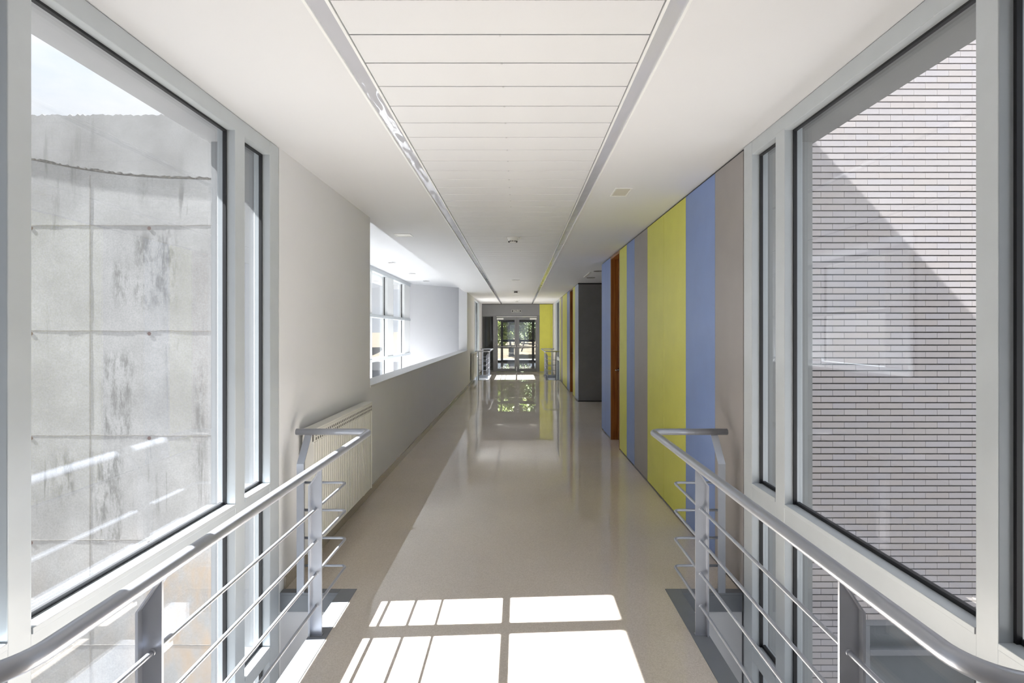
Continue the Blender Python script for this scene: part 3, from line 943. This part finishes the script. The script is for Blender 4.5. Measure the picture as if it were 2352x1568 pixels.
def exit_doors():
    root = struct_root('door_3', (-0.1, YE, 0))
    zt = 2.253
    f = MB()
    y0, y1 = YE, YE + 0.09
    f.box(XL, -1.44, y0, y1, 0, zt); f.box(-1.02, -0.885, y0, y1, 0, zt); f.box(0.735, 0.838, y0, y1, 0, zt)
    f.box(-1.44, -1.02, y0, y1, 2.215, zt); f.box(-1.44, -1.02, y0, y1, 0, 0.07)
    f.box(-0.885, 0.735, y0, y1, 2.225, zt)
    f.build('door_frame', M['dark_door'], root, 0.003)
    MB().box(-1.44, -1.02, YE + 0.04, YE + 0.05, 0.07, 2.215).build('side_pane', M['glass_dark'], root)
    MB().box(-0.885, 0.735, YE - 0.012, YE + 0.03, 2.195, 2.222).build('door_track', M['cap'], root, 0.002)
    for x0, x1, inner, closer in ((-0.882, -0.082, 1, 0), (-0.076, 0.732, 0, 1)):
        d = MB()
        a, b = YE + 0.012, YE + 0.062
        wl, wr = (0.05, 0.075) if inner else (0.105, 0.05)
        d.box(x0, x0 + wl, a, b, 0.012, 2.19); d.box(x1 - wr, x1, a, b, 0.012, 2.19)
        d.box(x0 + wl, x1 - wr, a, b, 2.085, 2.19); d.box(x0 + wl, x1 - wr, a, b, 0.012, 0.125)
        leaf = d.build('door_leaf', M['dark_door'], root, 0.003)
        MB().box(x0 + wl, x1 - wr, YE + 0.033, YE + 0.041, 0.125, 2.085).build('pane', M['glass'], leaf)
        c0 = x0 + 0.01 if not closer else x1 - 0.28
        MB().box(c0, c0 + 0.27, YE - 0.03, YE + 0.012, 2.09, 2.16).build('door_closer', M['white_plastic'], leaf, 0.004)
        for hx in (x0 - 0.02 if inner else x0 + 0.05, x1 - 0.03 if inner else x1 + 0.03):
            MB().tube([(hx, YE + 0.012, 1.00), (hx, YE - 0.045, 1.00), (hx, YE - 0.045, 1.12), (hx, YE + 0.012, 1.12)], 0.010, 10, 0.012, 4).build('pull_handle', M['chrome'], leaf)
        MB().tube([(x0 + 0.02, YE + 0.005, 1.015), (x0 + 0.02, YE - 0.04, 1.015), (x1 - 0.02, YE - 0.04, 1.015), (x1 - 0.02, YE + 0.005, 1.015)], 0.008, 10, 0.015, 4).build('push_bar', M['chrome'], leaf)
        MB().box((x1 - 0.012) if inner else x0 + 0.002, (x1 - 0.002) if inner else x0 + 0.012, YE + 0.004, YE + 0.012, 0.02, 0.2).build('bolt', M['chrome'], leaf)
exit_doors()

# sign
def exit_sign():
    root = thing('exit_sign', 'small black SALIDA exit sign with white letters above the exit doors', 'sign', (-0.085, YE, 2.43))
    x0, x1, z0, z1 = -0.272, 0.100, 2.385, 2.485
    MB().box(x0, x1, YE - 0.012, YE, z0, z1).build('border', M['sign_white'], root)
    MB().box(x0 + 0.008, x1 - 0.008, YE - 0.014, YE - 0.012, z0 + 0.008, z1 - 0.008).build('plate', M['sign_black'], root)
    cu = bpy.data.curves.new('lettering', 'FONT')
    cu.body = 'SALIDA'
    cu.size = 0.083
    cu.align_x = 'CENTER'; cu.align_y = 'CENTER'
    cu.extrude = 0.001
    cu.offset = 0.0016
    cu.space_character = 1.05
    t = bpy.data.objects.new('lettering', cu)
    cu.materials.append(M['sign_white'])
    t.location = Vector(((x0 + x1) / 2, YE - 0.0155, (z0 + z1) / 2)) - Vector(root.location)
    t.rotation_euler = (math.pi / 2, 0, 0)
    t.scale = (0.98, 1, 1)
    col.objects.link(t)
    bpy.context.view_layer.update()
    me = bpy.data.meshes.new_from_object(t.evaluated_get(bpy.context.evaluated_depsgraph_get()))
    me.materials.clear(); me.materials.append(M['sign_white'])
    lt = bpy.data.objects.new('lettering', me)
    lt.location, lt.rotation_euler, lt.scale = t.location.copy(), t.rotation_euler.copy(), t.scale.copy()
    bpy.data.objects.remove(t)
    col.objects.link(lt)
    lt.name = 'lettering'
    lt.parent = root
exit_sign()

# ------------------------------------------------------------------ vestibule and outer doors
wbox('wall_vestibule_left', [(-2.4, -2.2, YE + 0.12, 27.3, -0.25, 2.9)], M['vestibule'])
wbox('wall_vestibule_right', [(2.2, 2.4, YE + 0.12, 27.3, -0.25, 2.9)], M['vestibule'])
wbox('wall_vestibule_near', [(-2.4, XL - 0.001, YE + 0.02, YE + 0.12, -0.25, 2.9), (XR + 0.001, 2.4, YE + 0.02, YE + 0.12, -0.25, 2.9)], M['vestibule'])
wbox('ceiling_vestibule', [(-2.4, 2.4, YE + 0.12, 27.4, 2.75, 2.9)], M['ceiling'])
wbox('wall_vestibule_far', [(-2.2, -1.25, 27.0, 27.2, -0.25, 2.75), (1.15, 2.2, 27.0, 27.2, -0.25, 2.75)], M['vestibule'])
def outer_doors():
    root = struct_root('door_4', (-0.05, 27.05, 0))
    y0, y1 = 27.02, 27.12
    f = MB()
    f.box(-1.25, -1.20, y0, y1, 0, 2.75); f.box(1.10, 1.15, y0, y1, 0, 2.75)
    f.box(-0.955, -0.905, y0, y1, 0, 2.75); f.box(0.795, 0.85, y0, y1, 0, 2.75)
    f.box(-1.20, 1.10, y0, y1, 2.19, 2.26); f.box(-1.20, 1.10, y0, y1, 2.68, 2.75)
    f.box(-1.20, 1.10, y0, y1, 1.10, 1.15); f.box(-1.20, 1.10, y0, y1, -0.004, 0.07)
    f.build('door_frame', M['outer_frame'], root, 0.003)
    for x0, x1 in ((-0.905, -0.055), (-0.055, 0.795)):
        d = MB()
        d.box(x0 + 0.005, x0 + 0.075, y0 + 0.01, y1 - 0.02, 0.012, 2.185); d.box(x1 - 0.075, x1 - 0.005, y0 + 0.01, y1 - 0.02, 0.012, 2.185)
        d.box(x0 + 0.075, x1 - 0.075, y0 + 0.01, y1 - 0.02, 2.11, 2.185); d.box(x0 + 0.075, x1 - 0.075, y0 + 0.01, y1 - 0.02, 0.012, 0.09)
        d.box(x0 + 0.075, x1 - 0.075, y0 + 0.01, y1 - 0.02, 1.07, 1.19)
        lf = d.build('door_leaf', M['outer_frame'], root, 0.003)
        MB().box(x0 + 0.075, x1 - 0.075, y0 + 0.04, y0 + 0.048, 0.09, 2.11).build('pane', M['glass'], lf)
    p = MB()
    for x0, x1 in ((-1.20, -0.955), (0.85, 1.10)): p.box(x0, x1, y0 + 0.04, y0 + 0.048, 0.07, 2.19)
    p.box(-1.20, 1.10, y0 + 0.04, y0 + 0.048, 2.26, 2.68)
    p.build('side_pane', M['glass'], root)
outer_doors()

# ------------------------------------------------------------------ outside: far garden
wbox('road_kerb', [(-30, 30, 27.5, 30.5, -0.5, -0.03)], M['kerb'])
mm = MB()
nx, ny = 24, 24
vs, fs = [], []
for j in range(ny + 1):
    for i in range(nx + 1):
        x = -30 + 60 * i / nx; yy = 30.5 + 45 * j / ny
        z = -0.03 + 1.55 * (j / ny) ** 0.9 + 0.08 * math.sin(x * 0.9 + j) * (j > 0)
        vs.append((x, yy, z))
for j in range(ny):
    for i in range(nx):
        a = j * (nx + 1) + i
        fs.append((a, a + 1, a + nx + 2, a + nx + 1))
mm.add(vs, fs, True)
struct('ground_garden', mm, M['dry_grass'])

def tree(loc, height, crown_r, crown_z, lean, leaf, n, label, trunk_r=0.10, guard=False, group='garden trees beyond the exit doors', squash=0.8):
    x, y, z = loc
    root = thing('tree', label, 'tree', loc, group)
    tx, ty = x + lean, y + 0.1
    t = MB()
    t.tube([(x, y, z - 0.1), (x + lean * 0.35, y, z + height * 0.3), (x + lean * 0.8, y + 0.05, z + height * 0.62), (tx, ty, z + height * 0.8)], trunk_r, 10)
    for k in range(5):
        a = k * 1.3
        t.tube([(x + lean * 0.7, y + 0.05, z + height * 0.52), (tx + math.cos(a) * crown_r * 0.6, ty + math.sin(a) * crown_r * 0.6, z + crown_z + 0.2 * k)], trunk_r * 0.4, 7)
    t.build('trunk', M['bark'], root)
    c = MB()
    rnd = random.Random(int(x * 100 + y * 10))
    centres = []
    for k in range(34):
        while True:
            p = Vector((rnd.uniform(-1, 1), rnd.uniform(-1, 1), rnd.uniform(-1, 1)))
            if p.length < 1: break
        centres.append(Vector((tx, ty, z + crown_z)) + Vector((p.x * crown_r, p.y * crown_r, p.z * crown_r * squash)))
    for k in range(n):
        ctr = rnd.choice(centres)
        d = Vector((rnd.gauss(0, 1), rnd.gauss(0, 1), rnd.gauss(0, 0.8))) * crown_r * 0.16
        p = ctr + d
        u = Vector((rnd.gauss(0, 1), rnd.gauss(0, 1), rnd.gauss(0, 1))).normalized()
        w = u.cross(Vector((rnd.gauss(0, 1), rnd.gauss(0, 1), rnd.gauss(0, 1)))).normalized()
        L, B = rnd.uniform(0.07, 0.13), rnd.uniform(0.032, 0.052)
        c.add([p - u * L, p + w * B, p + u * L, p - w * B], [(0, 1, 2, 3)])
    c.build('crown', M[leaf], root)
    return root
t0 = tree((-0.45, 31.6, 0.0), 3.9, 1.25, 2.45, -0.25, 'leaf_light', 26000, 'green tree with a grey trunk guard, standing in the dry grass outside the exit doors', 0.065, squash=1.15)
MB().tube([(-0.45, 31.6, 0.0), (-0.45, 31.6, 0.62)], 0.17, 16).build('trunk_guard', M['guard'], t0)
tree((0.16, 35.6, 0.12), 4.1, 1.45, 2.6, 1.0, 'leaf_dark', 26000, 'leaning darker tree without a guard, standing in the dry grass outside the exit doors', 0.055, squash=1.1)
tree((-3.9, 41, 0.45), 4.6, 1.9, 2.7, 0.0, 'leaf_light', 16000, 'pale green background tree farther off behind the tree with the trunk guard', 0.15, squash=1.2)
tree((0.1, 45, 0.6), 5.0, 1.9, 2.8, 0.0, 'leaf_dark', 16000, 'dark background tree in line with the meeting stiles of the exit doors', 0.15, squash=1.2)
tree((4.1, 42, 0.45), 4.8, 1.9, 2.8, 0.0, 'leaf_light', 16000, 'pale green background tree farther off behind the leaning tree', 0.15, squash=1.2)

# ------------------------------------------------------------------ outside: left courtyard
wbox('ground_courtyard_left', [(-30, XOL, -20, 5.6, ZG - 0.3, ZG)], M['dark_paving'])
wbox('ground_terrace_left', [(-12.0, -3.16, 6.2, 40, -1.6, -1.2)], M['terrace'])
wbox('wall_opposite', [(-12.6, -12.0, 6.2, 40, -1.6, 2.6)], M['white_wall'])
def concrete_wall():
    root = struct_root('wall_courtyard_concrete', (-7.0, 5.78, ZG))
    yF, yB = 5.775, 5.95
    x0, x1 = -14.0, -1.80
    rnd = random.Random(3)
    n = 420
    xs = [x0 + (x1 - x0) * i / n for i in range(n + 1)]
    def seam(x):   # sloping cold joint between the two pours
        return 3.42 - 0.115 * (x + 4.2) + (0.05 * math.sin(x * 1.7)) 
    def strip(zlo, zhi, ya, yb):
        vs, fs = [], []
        for i, x in enumerate(xs):
            vs += [(x, ya, zlo[i]), (x, ya, zhi[i]), (x, yb, zhi[i]), (x, yb, zlo[i])]
        for i in range(n):
            a = 4 * i; b = a + 4
            fs += [(a, b, b + 1, a + 1), (a + 1, b + 1, b + 2, a + 2), (a + 2, b + 2, b + 3, a + 3), (a + 3, b + 3, b, a)]
        fs += [(0, 1, 2, 3), (4 * n, 4 * n + 3, 4 * n + 2, 4 * n + 1)]
        return vs, fs
    se = [seam(x) for x in xs]
    lo = MB(); lo.add(*strip([ZG] * (n + 1), [z - 0.012 for z in se], yF, yB))
    lo.build('lower_pour', M['concrete'], root)
    up = MB(); up.add(*strip([z + 0.014 + rnd.uniform(-0.012, 0.012) for z in se], [4.085 + rnd.uniform(-0.012, 0.014) for _ in se], yF - 0.012, yB))
    up.build('upper_pour', M['concrete_top'], root)
    j = MB(); j.add(*strip([z - 0.03 + rnd.uniform(-0.01, 0.01) for z in se], [z + 0.03 + rnd.uniform(-0.015, 0.012) for z in se], yF + 0.012, yB - 0.01))
    j.build('cold_joint', plain('rough_joint_grout', (0.105, 0.10, 0.09), 0.95, var=0.35, vscale=40, bump=0.9, bscale=60), root)
    r = MB()
    for z in (2.82, 1.61, 0.41, -0.79, -1.995):
        xx = x0
        while xx < x1 - 0.01:
            w = rnd.uniform(0.10, 0.24); w = min(w, x1 - xx)
            dz = rnd.uniform(-0.004, 0.004)
            r.box(xx, xx + w, yF - rnd.uniform(0.0008, 0.0025), yF + 0.004, z + dz - 0.005, z + dz + 0.005)
            xx += w
    for x in (-10.32, -7.62, -4.92):
        zz = ZG
        top = seam(x) - 0.06
        while zz < top:
            h = min(rnd.uniform(0.12, 0.3), top - zz + 0.001)
            r.box(x - 0.006, x + 0.006, yF - rnd.uniform(0.0008, 0.002), yF + 0.004, zz, zz + h)
            zz += h
    r.build('formwork_seam', plain('formwork_seam', (0.105, 0.10, 0.093), 0.9, var=0.25, vscale=30), root)
    hole_m = plain('tie_hole_rust', (0.055, 0.035, 0.03), 0.9)
    for z in (2.79, 1.58, 0.38, -0.82, -2.02):
        for x in (-9.67, -8.31, -6.95, -5.597, -4.24):
            MB().tube([(x, yF - 0.003, z), (x, yF + 0.01, z)], 0.021, 16).build('tie_hole', hole_m, root)
concrete_wall()

# ------------------------------------------------------------------ outside: right courtyard
wbox('ground_courtyard_right', [(XOR, 30, -20, 5.45, ZG - 0.3, ZG)], M['court_paving'])
def brick_wall():
    yF = 5.487
    PZ, PX = 0.0698, 0.2537
    root = struct_root('wall_courtyard_brick', (5.0, yF, ZG))
    X0, X1, Z0, Z1 = XOR, 8.2, ZG, 6.6
    WX0, WX1, WZ0, WZ1 = 3.78, 6.4, -3.0, 2.782 - PZ * 62      # lower storey window
    MB().box(X0, X1, yF + 0.014, yF + 0.25, WZ1, Z1).box(X0, WX0, yF + 0.014, yF + 0.25, Z0, WZ1).box(WX1, X1, yF + 0.014, yF + 0.25, Z0, WZ1).box(WX0, WX1, yF + 0.014, yF + 0.25, Z0, WZ0).build('mortar', M['mortar'], root)
    b = MB()
    k = math.floor((Z0 - 2.782) / PZ)
    while 2.782 + k * PZ < Z1:
        z = 2.782 + k * PZ
        ph = 3.30 + (PX / 2 if k % 2 else 0)
        i = math.floor((X0 - ph) / PX)
        while ph + i * PX < X1:
            a = max(X0, ph + i * PX + 0.002); c = min(X1, ph + (i + 1) * PX - 0.002)
            i += 1
            if c - a < 0.01: continue
            za, zb = z + 0.007, z + PZ - 0.006
            parts = [(a, c)]
            if zb > WZ0 and za < WZ1:
                parts = [(a, min(c, WX0)), (max(a, WX1), c)]
            for (p, q) in parts:
                if q - p > 0.01: b.box(p, q, yF, yF + 0.02, za, zb)
        k += 1
    b.build('bricks', M['brick'], root)
    w = struct_root('window_6', ((WX0 + WX1) / 2, yF, WZ0))
    f = MB()
    f.box(WX0, WX1, yF + 0.02, yF + 0.10, WZ1 - 0.07, WZ1); f.box(WX0, WX1, yF + 0.02, yF + 0.10, WZ0, WZ0 + 0.07)
    f.box(WX0, WX0 + 0.07, yF + 0.02, yF + 0.10, WZ0 + 0.07, WZ1 - 0.07); f.box(WX1 - 0.07, WX1, yF + 0.02, yF + 0.10, WZ0 + 0.07, WZ1 - 0.07)
    f.box(WX0 + 0.07, WX1 - 0.07, yF + 0.02, yF + 0.10, WZ1 - 0.40, WZ1 - 0.34)
    f.box(5.06, 5.12, yF + 0.02, yF + 0.10, WZ0 + 0.07, WZ1 - 0.40)
    f.build('window_frame', M['header'], w, 0.003)
    MB().box(WX0 + 0.07, WX1 - 0.07, yF + 0.055, yF + 0.065, WZ0 + 0.07, WZ1 - 0.07).build('pane', M['glass'], w)
    MB().box(WX0, WX1, yF + 0.18, yF + 0.2, WZ0, WZ1).build('blind', M['header'], w)
brick_wall()
